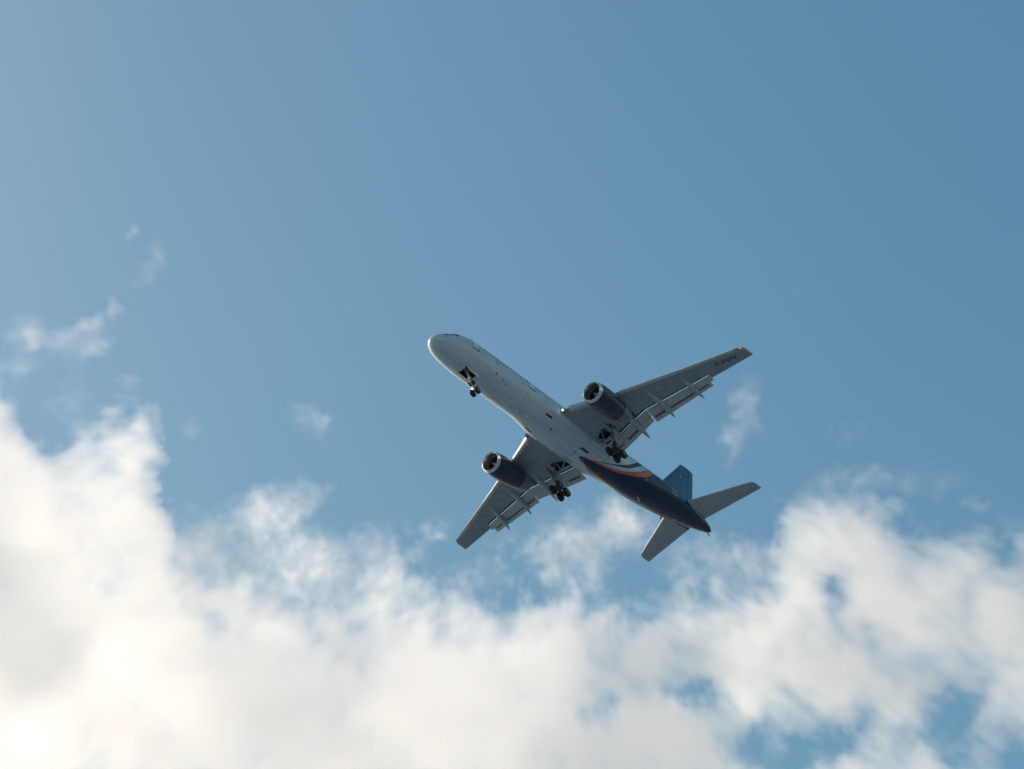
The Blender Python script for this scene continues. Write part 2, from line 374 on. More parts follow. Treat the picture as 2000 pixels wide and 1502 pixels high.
def fuselage_details():
    for s in (-1, 1):
        for a, b, p0, p1 in ((0.98, 1.55, 106.5, 143), (1.62, 2.2, 106.5, 143), (2.28, 2.9, 106, 136)):
            patch('cockpit_window', a, b, s * p0, s * p1, 0.012, M['glass'], fus, rnd=0.25)
    doors = [x for x in (4.45, 13.15)]
    x = 6.2; k = 0; wv = G()
    while x < 36.6:
        if not (13.0 < x + .12 < 14.3 or 22.6 < x < 22.9):
            patch('cabin_window', x, x + 0.25, -98, -107.5, 0.006, M['glass'], fus, rnd=0.55, n=5)
            us = np.linspace(0, 1, 3)
            wv.add([tuple(fus_pt(x + .25 * a, 98 + 9.5 * b, 0.006)) for a in us for b in us], [(0, 1, 4, 3), (1, 2, 5, 4), (3, 4, 7, 6), (4, 5, 8, 7)])
        x += 0.51
    o = wv.put('cabin_window_row', M['glass'], fus, 30); o['kind'] = 'stuff'
    for s in (-1, 1):
        for x0, x1, a, b in ((4.45, 5.42, 78.5, 122), (13.15, 14.16, 79.5, 122)):
            d = patch('passenger_door', x0 + .04, x1 - .04, s * (a + 1.2), s * (b - 1), 0.012, M['door_white'], fus, rnd=0.12, n=9)
            frame_patch('door_frame', x0, x1, s * a, s * b, 0.05, 3.4, 0.016, M['line'], d)
        d = patch('passenger_door', 37.62, 38.46, s * 73.5, s * 112, 0.012, M['navy'], fus, rnd=0.1, n=9)
        frame_patch('door_frame', 37.56, 38.52, s * 71, s * 114, 0.07, 3.0, 0.014, M['wmark'], d)
    frame_patch('cargo_door', 9.75, 11.4, 17, 62, 0.03, 1.8, 0.006, M['line'], fus)
    for x0, x1, p0, p1 in ((15.95, 16.86, -44, -39), (15.75, 16.8, 36, 41)):
        patch('air_inlet', x0, x1, p0, p1, 0.01, M['black'], fus, rnd=0.2, skew=0.06)
    patch('air_inlet', 17.45, 17.85, -19.5, -15, 0.01, M['line'], fus, rnd=0.4)
    for p in (-15, -22): patch('panel_seam', 18.2, 21.9, p - .35, p + .35, 0.005, M['seam'], fus, n=7)
    patch('panel_seam', 18.2, 18.26, -22, -15, 0.006, M['seam'], fus)
    patch('vent_panel', 22.25, 23.45, -28, -20.5, 0.008, M['vent'], fus, rnd=0.05)
    patch('vent_panel', 22.0, 22.3, -21.5, -18.5, 0.012, M['vent'], fus, rnd=0.2)
    frame_patch('access_panel', 21.3, 22.1, 4, 20, 0.04, 1.0, 0.006, M['seam'], fus)
    frame_patch('access_panel', 22.3, 23.5, 33, 43, 0.05, 1.0, 0.006, M['line'], fus)
    patch('access_panel', 22.4, 23.4, 34.5, 41.5, 0.006, M['fair'], fus)
    frame_patch('access_panel', 22.5, 25.9, -62, -34, 0.035, 0.7, 0.006, M['seam'], fus)
    patch('panel_seam', 22.5, 25.9, -48.4, -47.6, 0.007, M['seam'], fus, n=7)
    patch('panel_seam', 25.9, 25.95, -62, -24, 0.007, M['seam'], fus, n=7)
    patch('panel_seam', 22.15, 22.2, -20, 32, 0.007, M['seam'], fus, n=9)
    frame_patch('access_panel', 25.4, 26.6, 44, 58, 0.04, 0.9, 0.006, M['pink'], fus)
    for x, p, sz in ((8.1, -53, .18), (9.2, -48, .16), (9.75, -42, .15), (12.1, -82, .14), (9.0, -8, .14), (13.6, 4, .14), (1.1, -90, .10), (1.6, -77, .11), (11.2, -12, .12), (10.2, 6, .12), (12.9, -62, .13)):
        patch('vent_port', x, x + sz, p, p + sz * 30, 0.008, M['line'], fus, rnd=0.8)
    g = G()
    for k in range(5):      # small blue star-like mark behind the forward door
        a0 = math.radians(90 + 72 * k); pts = []
        for r, da in ((0.0, 0), (.10, -.6), (.30, 0), (.10, .6)):
            x_, p_ = 8.15 + r * math.cos(a0 + da), -82.5 - r * 30 * math.sin(a0 + da)
            pts.append(tuple(fus_pt(x_, p_, 0.008 + .0005 * k)))
        g.add(pts, [(0, 1, 2, 3)])
    g.put('star_emblem', M['mark'], fus, 0)
    # blades, lamps and drains
    def blade(name, x, p, h, c, mat, sw=0.5):
        a = np.array(fus_pt(x, p)); b = np.array(fus_pt(x, p, 1.0)) - a; b /= np.linalg.norm(b)
        tt = np.cross(b, (1, 0, 0)); tt /= np.linalg.norm(tt); g_ = G()
        g_.plate([a - b * .03, a - b * .03 + np.array((c, 0, 0)), a + b * h + np.array((c * (.75 + sw), 0, 0)), a + b * h + np.array((c * sw, 0, 0))], tt, 0.035)
        return g_.put(name, mat, fus, 0)
    blade('antenna', 14.0, -3, .28, .40, M['door_white']); blade('antenna', 33.1, 6, .42, .30, M['white'], .8); blade('antenna', 12.0, 5, .2, .25, M['gear'])
    blade('drain_mast', 39.3, 52, .28, .22, M['gdark'], .3); blade('drain_mast', 26.3, 10, .2, .2, M['gear'])
    for nm, x, p, mt in (('beacon_lamp', 22.05, -3, M['beacon']), ('position_lamp', 29.5, -44, M['wmark']), ('position_lamp', 32.7, -57, M['white']), ('position_lamp', 40.9, 22, M['wmark']), ('position_lamp', 3.9, -10.5, M['pink'])):
        a = np.array(fus_pt(x, p)); b = np.array(fus_pt(x, p, 1.0)) - a; b /= np.linalg.norm(b); g_ = G()
        g_.tube([a - b * .02, a + b * .03, a + b * .07, a + b * .085], [.09, .085, .05, .01], 10); g_.put(nm, mt, fus, 60)
    g_ = G(); g_.tube([(46.6, 0.12, 0.8), (46.75, .16, .55), (46.85, .17, .42)], [.05, .06, .04], 8); g_.put('drain_pipe', M['gdark'], fus, 60)
    g_ = G(); g_.tube([(46.9, 0, 1.09), (47.06, 0, 1.1), (47.0, 0, 1.1)], [.16, .13, .09], 14, caps=True); g_.put('exhaust_pipe', M['nozzle'], fus, 50)
fuselage_details()
# ---------------------------------------------------------------- wings
def zw(y): y = abs(y); return -1.30 + .10 * y + .0018 * y * y
def x_le(y): return 18.10 + .528 * (y - 2.5)
def x_te(y): return 27.32 + .278 * (y - 14.4) if y >= 7.6 else 25.43 + (7.6 - y) * .20
def x_gap(y): return 24.92 + .285 * (y - 7.5) if y >= 7.5 else 24.92 + (7.5 - y) * .088
XU = np.array([0, .006, .02, .05, .10, .18, .28, .40, .52, .64, .76, .86, .94, 1.0]); FU = np.array([.30, .42, .52, .64, .76, .88, .96, 1.0, .96, .85, .66, .46, .27, .10])
XL = np.array([0, .006, .02, .05, .10, .18, .30, .45, .60, .75, .88, 1.0]); FL = np.array([.30, .20, .13, .06, .02, 0, -.01, -.01, .0, .02, .05, .06])
def t_max(y, c): return c * (0.125 - .02 * min(y, 19) / 19)
def wing_ring(y, s, cove):
    le, te = x_le(y), x_te(y); c = te - le; T = t_max(y, c); z0 = zw(y)
    xg = x_gap(y)
    fu = lambda x: z0 + T * np.interp((x - le) / c, XU, FU)
    fl = lambda x: z0 + T * np.interp((x - le) / c, XL, FL)
    xe = xg - .02 + .94 * (fu(xg) - z0 - .03) - .15 if cove else te
    xl = xg - .40 if cove else te
    pts = []
    for k in np.linspace(1, 0, 13):                # upper skin, aft to nose
        xx = le + (xe - le) * k ** 1.6; pts.append((xx, s * y, fu(xx) if k > 0 else z0 + T * .30))
    for k in np.linspace(0, 1, 13)[1:]:
        xx = le + (xl - le) * k ** 1.6; pts.append((xx, s * y, fl(xx)))
    if cove:
        pts += [(xl + .02, s * y, fu(xl) - .10), (xe - .1, s * y, fu(xe - .1) - .045)]
    else:
        pts += [(te, s * y, fl(te) + .3 * (fu(te) - fl(te))), (te, s * y, fl(te) + .6 * (fu(te) - fl(te)))]
    return pts
def lifting(secs, n=11, tc=.10):
    """closed skin through sections given as (leading point, trailing point, thickness normal)"""
    rings = []
    for a, b, nn in secs:
        a, b, nn = np.array(a, float), np.array(b, float), np.array(nn, float); nn /= np.linalg.norm(nn)
        c = np.linalg.norm(b - a); r = []
        ks = (1 - np.cos(np.linspace(0, math.pi, n))) / 2
        th = lambda k: 5 * tc * c * (.2969 * math.sqrt(k) - .126 * k - .3516 * k * k + .2843 * k ** 3 - .1015 * k ** 4) + .004
        r += [a + (b - a) * k + nn * th(k) for k in ks[::-1]]
        r += [a + (b - a) * k - nn * th(k) for k in ks[1:]]
        rings.append(r)
    g = G(); g.loft(rings); return g
def spindle(path, rads, flat=1.25, n=14):
    g = G(); rings = []
    for p, r in zip(path, rads):
        rings.append([(p[0], p[1] + r * math.cos(2 * math.pi * k / n), p[2] + flat * r * math.sin(2 * math.pi * k / n)) for k in range(n)])
    g.loft(rings); return g
BAY = [(23.3, 3.89), (22.98, 3.15), (23.5, 2.43), (24.0, 1.95), (24.52, 2.0), (24.47, 3.04), (24.42, 3.87), (23.85, 4.35)]
def build_wing(s):
    nm = 'port' if s < 0 else 'starboard'
    ys_in = [1.0, 1.9, 2.6, 3.4, 4.3, 5.4, 6.4, 7.3, 7.5, 8.4, 9.6, 10.8, 12, 13.2, 14.45]
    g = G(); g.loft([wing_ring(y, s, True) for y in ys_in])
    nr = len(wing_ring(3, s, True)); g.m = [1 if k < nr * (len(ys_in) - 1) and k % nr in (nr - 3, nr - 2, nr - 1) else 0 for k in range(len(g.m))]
    ys_out = [14.45, 15.2, 16, 17, 18, 18.5]
    rings = [wing_ring(y, s, False) for y in ys_out]
    for yy, a0, k in ((18.72, .03, .9), (18.86, .10, .65), (18.95, .24, .3)):           # rounded tip
        le, te = x_le(18.5) + (yy - 18.5) * .9 + a0 * 1.2, x_te(yy); z0 = zw(yy)
        base = wing_ring(18.5, s, False); b0, b1 = x_le(18.5), x_te(18.5); zc = zw(18.5) + .09
        rings.append([(le + (p[0] - b0) / (b1 - b0) * (te - le), s * yy, z0 + .09 + (p[2] - zc) * k) for p in base])
    g.loft(rings)
    wing = g.put('wing', [M['wing'], M['cove']], root, 40)
    c = G(); zt = zw(3.2) + .30
    n = len(BAY)
    v = [(x, s * y, -1.9) for x, y in BAY] + [(x, s * y, zt) for x, y in BAY]
    c.add(v, [list(range(n)), list(range(n, 2 * n))[::-1]] + [(k, (k + 1) % n, n + (k + 1) % n, n + k) for k in range(n)])
    boolean(wing, c.put('cutter', M['dark'], root, 0))
    # leading-edge slats, drooped and a little proud of the wing
    for a, b in ((2.75, 5.75), (7.35, 10.0), (10.06, 12.7), (12.76, 15.4), (15.46, 18.1)):
        rings = []
        for y in np.linspace(a, b, 4):
            le = x_le(y); cc = x_te(y) - le; T = t_max(y, cc); z0 = zw(y)
            d = .30 + .012 * cc
            o = [(-.03, .30 * T - .02), (-.015, .18 * T - .02), (.03, .09 * T - .02), (.11, .03 * T - .02), (d, -.015), (d, .01), (.13, .12 * T), (.06, .30 * T), (.10, .62 * T), (d + .12, .80 * T), (d + .12, .82 * T + .02), (.10, .70 * T + .02), (.02, .50 * T)]
            rings.append([(le + dx, s * y, z0 + dz) for dx, dz in o])
        q = G(); q.loft(rings); q.put('slat', M['slat'], wing, 40)
    # double-slotted flaps, run out and down
    def flap(y0, y1, te0, te1, dr0, dr1, ya1, shade_runs):
        rm, ra = [], []
        for k in np.linspace(0, 1, 5):
            y = y0 + (y1 - y0) * k
            te, dr = te0 + (te1 - te0) * k, dr0 + (dr1 - dr0) * k
            L0 = np.array((x_gap(y) - .02, s * y, zw(y) + .03)); P2 = np.array((te, s * y, zw(y) - dr))
            P1 = L0 + (P2 - L0) * .60 + np.array((0, 0, .10 * dr)); rm.append((L0, P1, (0.35, 0, 1)))
        for k in np.linspace(0, 1, 5):
            kk = (ya1 - y0) / (y1 - y0) * k; y = y0 + (y1 - y0) * kk
            te, dr = te0 + (te1 - te0) * kk, dr0 + (dr1 - dr0) * kk
            L0 = np.array((x_gap(y) - .02, s * y, zw(y) + .03)); P2 = np.array((te, s * y, zw(y) - dr))
            A = L0 + (P2 - L0) * .55 + np.array((0, 0, .02 * dr - .015)); ra.append((A, P2, (0.5, 0, 1)))
        fl = lifting(rm, 9, .17).put('flap', M['flap'], wing, 45)
        lifting(ra, 9, .13).put('flap_tab', M['flap'], fl, 45)
        q = G(); q.tube([tuple(r[0] + np.array((.02, 0, .012))) for r in rm], .05, 8); q.put('flap_nose_lit_line', M['edge'], fl, 60)
        for ka, kb in shade_runs:                            # dark strip painted as the slot's shade in front of the tab
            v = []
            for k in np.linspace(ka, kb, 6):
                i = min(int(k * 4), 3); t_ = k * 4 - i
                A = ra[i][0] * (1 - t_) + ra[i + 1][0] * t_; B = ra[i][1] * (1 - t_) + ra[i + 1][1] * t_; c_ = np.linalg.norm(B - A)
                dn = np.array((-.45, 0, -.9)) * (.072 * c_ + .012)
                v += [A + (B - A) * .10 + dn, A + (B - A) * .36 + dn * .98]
            q = G(); q.add(v, [(2 * i, 2 * i + 1, 2 * i + 3, 2 * i + 2) for i in range(5)]); q.put('slot_shade', M['shade'], fl, 0)
        return fl
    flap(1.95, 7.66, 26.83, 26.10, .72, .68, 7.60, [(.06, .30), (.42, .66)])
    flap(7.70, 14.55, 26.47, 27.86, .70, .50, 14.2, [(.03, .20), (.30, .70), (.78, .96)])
    # spoilers' trailing strip and aileron outlines on the underside
    def under(x, y, d): return (x, s * y, zw(y) + t_max(y, x_te(y) - x_le(y)) * float(np.interp((x - x_le(y)) / (x_te(y) - x_le(y)), XL, FL)) - d)
    def seam(name, pts, wd, mat):
        q = G(); v = []
        for (x, y), (x2, y2) in zip(pts[:-1], pts[1:]):
            dx, dy = x2 - x, y2 - y; L = math.hypot(dx, dy); nx, ny = -dy / L * wd, dx / L * wd; m_ = 6
            v = []
            for k in np.linspace(0, 1, m_):
                v += [under(x + dx * k + nx, y + dy * k + ny, .006), under(x + dx * k - nx, y + dy * k - ny, .006)]
            q.add(v, [(2 * i, 2 * i + 1, 2 * i + 3, 2 * i + 2) for i in range(m_ - 1)])
        return q.put(name, mat, wing, 0)
    seam('aileron', [(x_te(14.7) - .02, 14.7), (x_te(14.7) - .55, 14.7), (x_te(18.2) - .42, 18.2), (x_te(18.2) - .02, 18.2)], .014, M['line'])
    for fr in (.18, .62): seam('panel_seam', [(x_le(y) + (x_gap(y) - .4 - x_le(y)) * fr, y) for y in (3.0, 5.6, 8, 11, 14)], .010, M['line'])
    for y in (4.6, 8.3, 10.7, 13.6, 15.9): seam('panel_seam', [(x_le(y) + .45, y), ((x_gap(y) if y < 14 else x_te(y)) - .5, y + .0)], .010, M['line'])
    for k in range(11):                                  # oval tank panels in a row along the spar
        y = 3.6 + k * 1.05; xx = x_le(y) + (x_gap(y) - .4 - x_le(y)) * .40; q = G(); m_ = 14
        q.add([under(xx + .17 * math.cos(2 * math.pi * i / m_), y + .30 * math.sin(2 * math.pi * i / m_), .006) for i in range(m_)], [tuple(range(m_))]); q.put('tank_panel', M['tank'], wing, 0)
    if s > 0:
        for x, y in ((26.75, 15.35), (26.95, 15.15), (26.7, 16.4)):
            q = G(); q.add([under(x, y, .007), under(x + .28, y + .05, .007), under(x + .28, y + .13, .007), under(x, y + .1, .007)], [(0, 1, 2, 3)]); q.put('access_panel', M['line'], wing, 0)
    # canoe fairings over the flap tracks: the front half fixed, the rear half drooping with the flap
    for ys, ye, xs_, xg, xe, ze, r in ((12.4, 12.75, 24.3, 26.3, 27.93, -1.02, .23), (9.15, 9.4, 22.7, 25.4, 27.2, -1.10, .27), (5.85, 6.06, 22.9, 25.0, 27.25, -1.15, .29), (3.65, 4.15, 21.95, 24.6, 25.5, -.95, .25)):
        ym = (ys + ye) / 2
        st = under(xs_, ys, -.12); a = under((xs_ + xg) / 2, (ys + ym) / 2, .02); b = under(xg - .35, ym, .16)
        mid = (xg + .25, s * ym, zw(ym) - .34); end = (xe, s * ye, zw(ye) + ze)
        b2 = tuple(np.array(mid) * .55 + np.array(end) * .45 + np.array((0, 0, .05)))
        f1 = spindle([st, tuple(np.array(st) * .6 + np.array(a) * .4 + np.array((0, 0, -.02))), a, tuple((np.array(a) + np.array(b)) / 2), b, mid], [.02, r * .45, r * .78, r * .95, r, r * .96])
        fo = f1.put('flap_fairing', M['fair'], wing, 50)
        d = (np.array(end) - np.array(mid))
        ps = [np.array(mid) + d * k + np.array((0, 0, .10 * math.sin(math.pi * k))) for k in (.02, .25, .5, .75, .92, 1)]
        spindle(ps, [r * .97, r * .92, r * .78, r * .52, r * .24, .02]).put('fairing_tail', M['fair'], fo, 50)
    # tip lamp and landing lamp
    q = G(); a = np.array((x_le(18.5) + .16, s * 18.62, zw(18.5) + .02))
    kz = .50 if s < 0 else .4; q.tube([a + np.array((-.16, s * -.04, .03)), a + np.array((.02, 0, 0)), a + np.array((.2, s * .06, 0))], [.05 * kz, .11 * kz, .06 * kz], 10)
    q.put('navigation_lamp', M['red_lit'] if s < 0 else M['lens'], wing, 60)
    q = G(); q.tube([(x_le(18.62) + .34, s * 18.72, zw(18.6) + .09), (x_te(18.9) - .03, s * 18.99, zw(18.9) + .08)], [.07, .035], 8); q.put('wing_tip_strip', M['slat'], wing, 60)
    a = np.array((17.72, s * 2.36, -.98)); q = G(); q.tube([a + np.array((.10, 0, .0)), a + np.array((.02, 0, -.01)), a + np.array((-.04, s * .01, -.03))], [.22, .22, .19], 16)
    rim = q.put('lamp_housing', M['black'], wing, 40)
    if s < 0:
        q = G(); q.tube([a + np.array((-.03, 0, -.02)), a + np.array((-.085, s * .02, -.045)), a + np.array((-.11, s * .03, -.055))], [.12, .11, .05], 14); q.put('landing_lamp', M['lamp'], wing, 60)
    return wing
wings = {s: build_wing(s) for s in (-1, 1)}
def lettering(text, name, mat, parent, fn, size=1.0, bold=0.012):
    cu = bpy.data.curves.new('lettering', 'FONT'); cu.body = text; cu.size = size; cu.offset = bold; cu.resolution_u = 3
    ob = bpy.data.objects.new('lettering', cu); C.objects.link(ob)
    dg = bpy.context.evaluated_depsgraph_get(); dg.update()
    tm = ob.evaluated_get(dg).to_mesh()
    v = [tuple(p.co) for p in tm.vertices]; f = [list(p.vertices) for p in tm.polygons]
    bpy.data.objects.remove(ob); bpy.data.curves.remove(cu)
    x0, x1 = min(p[0] for p in v), max(p[0] for p in v); y0, y1 = min(p[1] for p in v), max(p[1] for p in v)
    v = [fn((p[0] - x0) / (x1 - x0), (p[1] - y0) / (y1 - y0)) for p in v]
    return part(name, v, f, mat, parent, 0)
def reg_pt(a, b):
    """registration under the port wing, tops of the letters towards the leading edge"""
    L, H = 2.42, .50
    d = (a - .5) * L; h = (b - .5) * H
    x = 26.73 + .467 * d - .884 * h; y = 16.74 + .884 * d + .467 * h
    return (x, -y, zw(y) - .01)
lettering('G-ZAPX', 'registration', M['black'], wings[-1], reg_pt)
# ---------------------------------------------------------------- tail
def build_tail():
    fin = lifting([((36.6, 0, 1.55), (43.85, 0, 1.45), (0, 1, 0)), ((37.5, 0, 2.1), (44.1, 0, 2.1), (0, 1, 0)), ((39.78, 0, 4.38), (44.99, 0, 4.40), (0, 1, 0)), ((44.4, 0, 9.15), (46.82, 0, 9.1), (0, 1, 0)), ((44.72, 0, 9.38), (46.92, 0, 9.36), (0, 1, 0))], 13, .10).put('tail_fin', M['fin'], root, 40)
    for k in range(2):
        x, z = ((43.1, 6.6), (44.7, 7.9))[k]; q = G()
        q.plate([(x, -.27, z), (x + .42, -.27, z - .02), (x + .36, -.27, z + .16), (x + .05, -.27, z + .14)], (0, 1, 0), .03); q.put('fin_emblem', M['mark'] if k else M['wmark'], fin, 0)
    q = G(); q.plate([(43.0, 0, 2.0), (43.02, 0, 2.0), (45.95, 0, 9.2), (45.92, 0, 9.2)], (0, 1, 0), .62 * .4); 
    q.put('rudder_hinge', M['black'], fin, 0)
    q = lifting([((44.35, 0, 9.19), (46.85, 0, 9.16), (0, 1, 0)), ((44.6, 0, 9.40), (46.95, 0, 9.39), (0, 1, 0))], 9, .06); q.put('fin_cap', M['slat'], fin, 40)
    for s in (-1, 1):
        zs = lambda y: .55 + .125 * y
        le = lambda y: 40.85 + .635 * (y - 1.75); te = lambda y: 44.45 + .262 * (y - 1.1)
        ss = [((le(y), s * y, zs(y)), (te(y), s * y, zs(y)), (0, -.125 * s, 1)) for y in (.55, 2, 4, 6, 7.3)]
        ss += [((le(7.3) + .22, s * 7.5, zs(7.5)), (te(7.5), s * 7.5, zs(7.5)), (0, 0, 1)), ((le(7.3) + .55, s * 7.6, zs(7.6) + .01), (te(7.6), s * 7.6, zs(7.6) + .01), (0, 0, 1))]
        st = lifting(ss, 13, .09).put('tailplane', M['stab'], root, 40)
        q = G(); v = []
        for y in np.linspace(1.5, 7.2, 8):
            xh = le(y) + (te(y) - le(y)) * .70; th = (te(y) - le(y)) * .09 * .37
            v += [(xh - .012, s * y, zs(y) - th - .012), (xh + .012, s * y, zs(y) - th - .008)]
        q.add(v, [(2 * i, 2 * i + 1, 2 * i + 3, 2 * i + 2) for i in range(7)]); q.put('elevator_seam', M['line'], st, 0)
        q = lifting([((le(y) - .03, s * y, zs(y)), (le(y) + .30, s * y, zs(y)), (0, -.125 * s, 1)) for y in (1.5, 4, 7.25)], 9, .30); q.put('leading_edge', M['slat'], st, 40)
        q = G(); q.plate([(40.6, s * 1.52, .92), (44.35, s * 1.08, .86), (44.35, s * 1.08, .52), (40.6, s * 1.52, .56)], (.1, 1, 0), .05)
        q.put('trim_plate', M['navy'], st, 0)
build_tail()
# ---------------------------------------------------------------- engines
def build_engine(s):
    A = np.array((16.62, s * 6.54, -2.18)); B = np.array((22.55, s * 6.45, -1.92)); ax = (B - A) / np.linalg.norm(B - A)
    u = np.cross(ax, (0, 0, 1)); u /= np.linalg.norm(u); w_ = np.cross(u, ax)
    def lathe(prof, n=48, caps=False):
        g = G(); g.loft([[A + ax * x + r * (math.cos(2 * math.pi * k / n) * u + math.sin(2 * math.pi * k / n) * w_) for k in range(n)] for x, r in prof], caps=caps); return g
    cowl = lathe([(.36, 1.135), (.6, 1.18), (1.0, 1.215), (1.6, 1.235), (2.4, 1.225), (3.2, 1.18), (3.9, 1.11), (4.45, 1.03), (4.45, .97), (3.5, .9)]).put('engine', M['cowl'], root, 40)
    lathe([(1.25, .915), (.6, .885), (.3, .895), (.12, .925), (.03, .965), (0, 1.0), (.02, 1.035), (.10, 1.075), (.22, 1.11), (.36, 1.136)]).put('inlet_ring', M['lip'], cowl, 60)
    lathe([(.5, .888), (.8, .89), (1.25, .917), (1.4, .92)]).put('inlet_duct', M['duct'], cowl, 40)
    g = G()
    for k in range(34):
        a = 2 * math.pi * k / 34
        d = math.cos(a) * u + math.sin(a) * w_; tt = np.cross(ax, d)
        p = []
        for r, tw in ((.28, .25), (.6, .55), (.90, .85)):
            c = .11; p += [A + ax * (1.02 - c * math.cos(tw)) + d * r + tt * (-c * math.sin(tw)), A + ax * (1.02 + c * math.cos(tw)) + d * r + tt * (c * math.sin(tw))]
        g.add(p, [(0, 1, 3, 2), (2, 3, 5, 4)])
    g.loft([[A + ax * 1.14 + r * (math.cos(2 * math.pi * k / 40) * u + math.sin(2 * math.pi * k / 40) * w_) for k in range(40)] for r in (.91, .05)], caps=False)
    g.put('fan', M['fan'], cowl, 60)
    lathe([(.38, .01), (.45, .045), (.56, .085), (.70, .13), (.86, .185), (.98, .22), (1.05, .1)], 20).put('spinner', M['spin'], cowl, 60)
    lathe([(4.40, 1.035), (4.8, .985), (5.2, .915), (5.6, .83), (5.93, .745), (5.93, .72), (5.4, .72), (4.5, .75), (4.45, .3)]).put('exhaust_nozzle', M['nozzle'], cowl, 45)
    lathe([(4.6, .55), (5.3, .50), (5.9, .36), (6.3, .16), (6.45, .02)], 24).put('exhaust_plug', M['nozzle'], cowl, 50)
    # pylon from the cowl crown to the wing
    rings = []
    for x, zb, zt, hw in ((18.1, -1.15, -.93, .02), (18.7, -1.2, -.72, .14), (19.6, -1.25, -.48, .20), (20.6, -1.25, -.30, .22), (21.6, -1.2, -.4, .24), (22.6, -1.0, -.45, .22), (23.9, -.80, -.5, .12), (24.6, -.66, -.55, .03)):
        yc = 6.52; rings.append([(x, s * (yc - hw), zb), (x, s * (yc - hw * 1.05), (zb + zt) / 2), (x, s * (yc - hw * .7), zt), (x, s * (yc + hw * .7), zt), (x, s * (yc + hw * 1.05), (zb + zt) / 2), (x, s * (yc + hw), zb)])
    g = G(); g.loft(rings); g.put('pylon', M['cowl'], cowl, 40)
    def skin(x, ang, off=.008):
        r = float(np.interp(x, [.36, .6, 1, 1.6, 2.4, 3.2, 3.9, 4.45], [1.135, 1.18, 1.215, 1.235, 1.225, 1.18, 1.11, 1.03])) + off
        return A + ax * x + r * (math.cos(ang) * u + math.sin(ang) * w_)
    # u points to ... port or starboard depending on the axis: find the angle that faces port-up
    def ang_of(vec): vec = np.array(vec, float); return math.atan2(vec @ w_, vec @ u)
    def mark(x0, x1, a0, a1, mat, nm='emblem'):
        g_ = G(); v = [skin(x0 + (x1 - x0) * i / 2, a0 + (a1 - a0) * j / 2) for i in range(3) for j in range(3)]
        g_.add(v, [(0, 1, 4, 3), (1, 2, 5, 4), (3, 4, 7, 6), (4, 5, 8, 7)]); g_.put(nm, mat, cowl, 0)
    ap = ang_of((0, -1, .16)); dr = 1 if ang_of((0, -1, .4)) > ap else -1
    if s < 0:
        mark(1.30, 1.42, ap, ap + dr * .10, M['wmark']); mark(1.52, 1.62, ap, ap + dr * .09, M['pink']); mark(1.74, 2.02, ap - dr * .02, ap + dr * .06, M['white']); mark(1.78, 2.06, ap + dr * .18, ap + dr * .26, M['mark']); mark(1.62, 1.72, ap + dr * .2, ap + dr * .26, M['mark'])
    else:
        mark(1.42, 1.56, ap, ap + dr * .10, M['wmark']); mark(1.74, 1.86, ap, ap + dr * .08, M['pink']); mark(1.95, 2.22, ap, ap + dr * .07, M['white'])
        aq = ang_of((0, 1, -.62)); mark(3.0, 3.5, aq, aq + .09, M['wmark'])
    aq = ang_of((0, -.9, -.42))      # cowl hinge line
    for a_, x0, x1 in ((aq, .5, 4.4), (ang_of((0, .05, -1)), .5, 4.4)):
        g_ = G(); v = []
        for k in np.linspace(0, 1, 12): v += [skin(x0 + (x1 - x0) * k, a_ - .006, .005), skin(x0 + (x1 - x0) * k, a_ + .006, .005)]
        g_.add(v, [(2 * i, 2 * i + 1, 2 * i + 3, 2 * i + 2) for i in range(11)]); g_.put('cowl_seam', M['vent'], cowl, 0)
    for x0 in (2.55,):
        g_ = G(); n = 40; v = []
        for k in range(n + 1): v += [skin(x0, 2 * math.pi * k / n, .005), skin(x0 + .025, 2 * math.pi * k / n, .005)]
        g_.add(v, [(2 * i, 2 * i + 1, 2 * i + 3, 2 * i + 2) for i in range(n)]); g_.put('cowl_seam', M['black'], cowl, 0)
    return cowl
for s in (-1, 1): build_engine(s)
# ---------------------------------------------------------------- undercarriage
def wheel_mesh(c, rad, wd, parent, axis=(0, 1, 0), tilt=None):
    c = np.array(c, float); g = G(); n = 28
    prof = [(-.5, .56, 1), (-.42, .60, 1), (-.5, .66, 0), (-.5, .82, 0), (-.42, .94, 0), (-.24, 1.0, 0), (0, 1.0, 0), (.24, 1.0, 0), (.42, .94, 0), (.5, .82, 0), (.5, .66, 0), (.42, .60, 0), (.5, .56, 1)]
    rings = [[c + np.array((rad * r * math.cos(2 * math.pi * k / n), wd * y, rad * r * math.sin(2 * math.pi * k / n))) for k in range(n)] for y, r, m_ in prof]
    g.loft(rings, caps=False, m=0)
    for sg in (-1, 1):
        rr = [[c + np.array((rad * r * math.cos(2 * math.pi * k / n), sg * wd * y, rad * r * math.sin(2 * math.pi * k / n))) for k in range(n)] for y, r in ((.44, .58), (.30, .46), (.30, .22), (.44, .18), (.46, .01))]
        g.loft(rr, caps=False, m=1)
    return g.put('wheel', [M['tyre'], M['rim']], parent, 35)
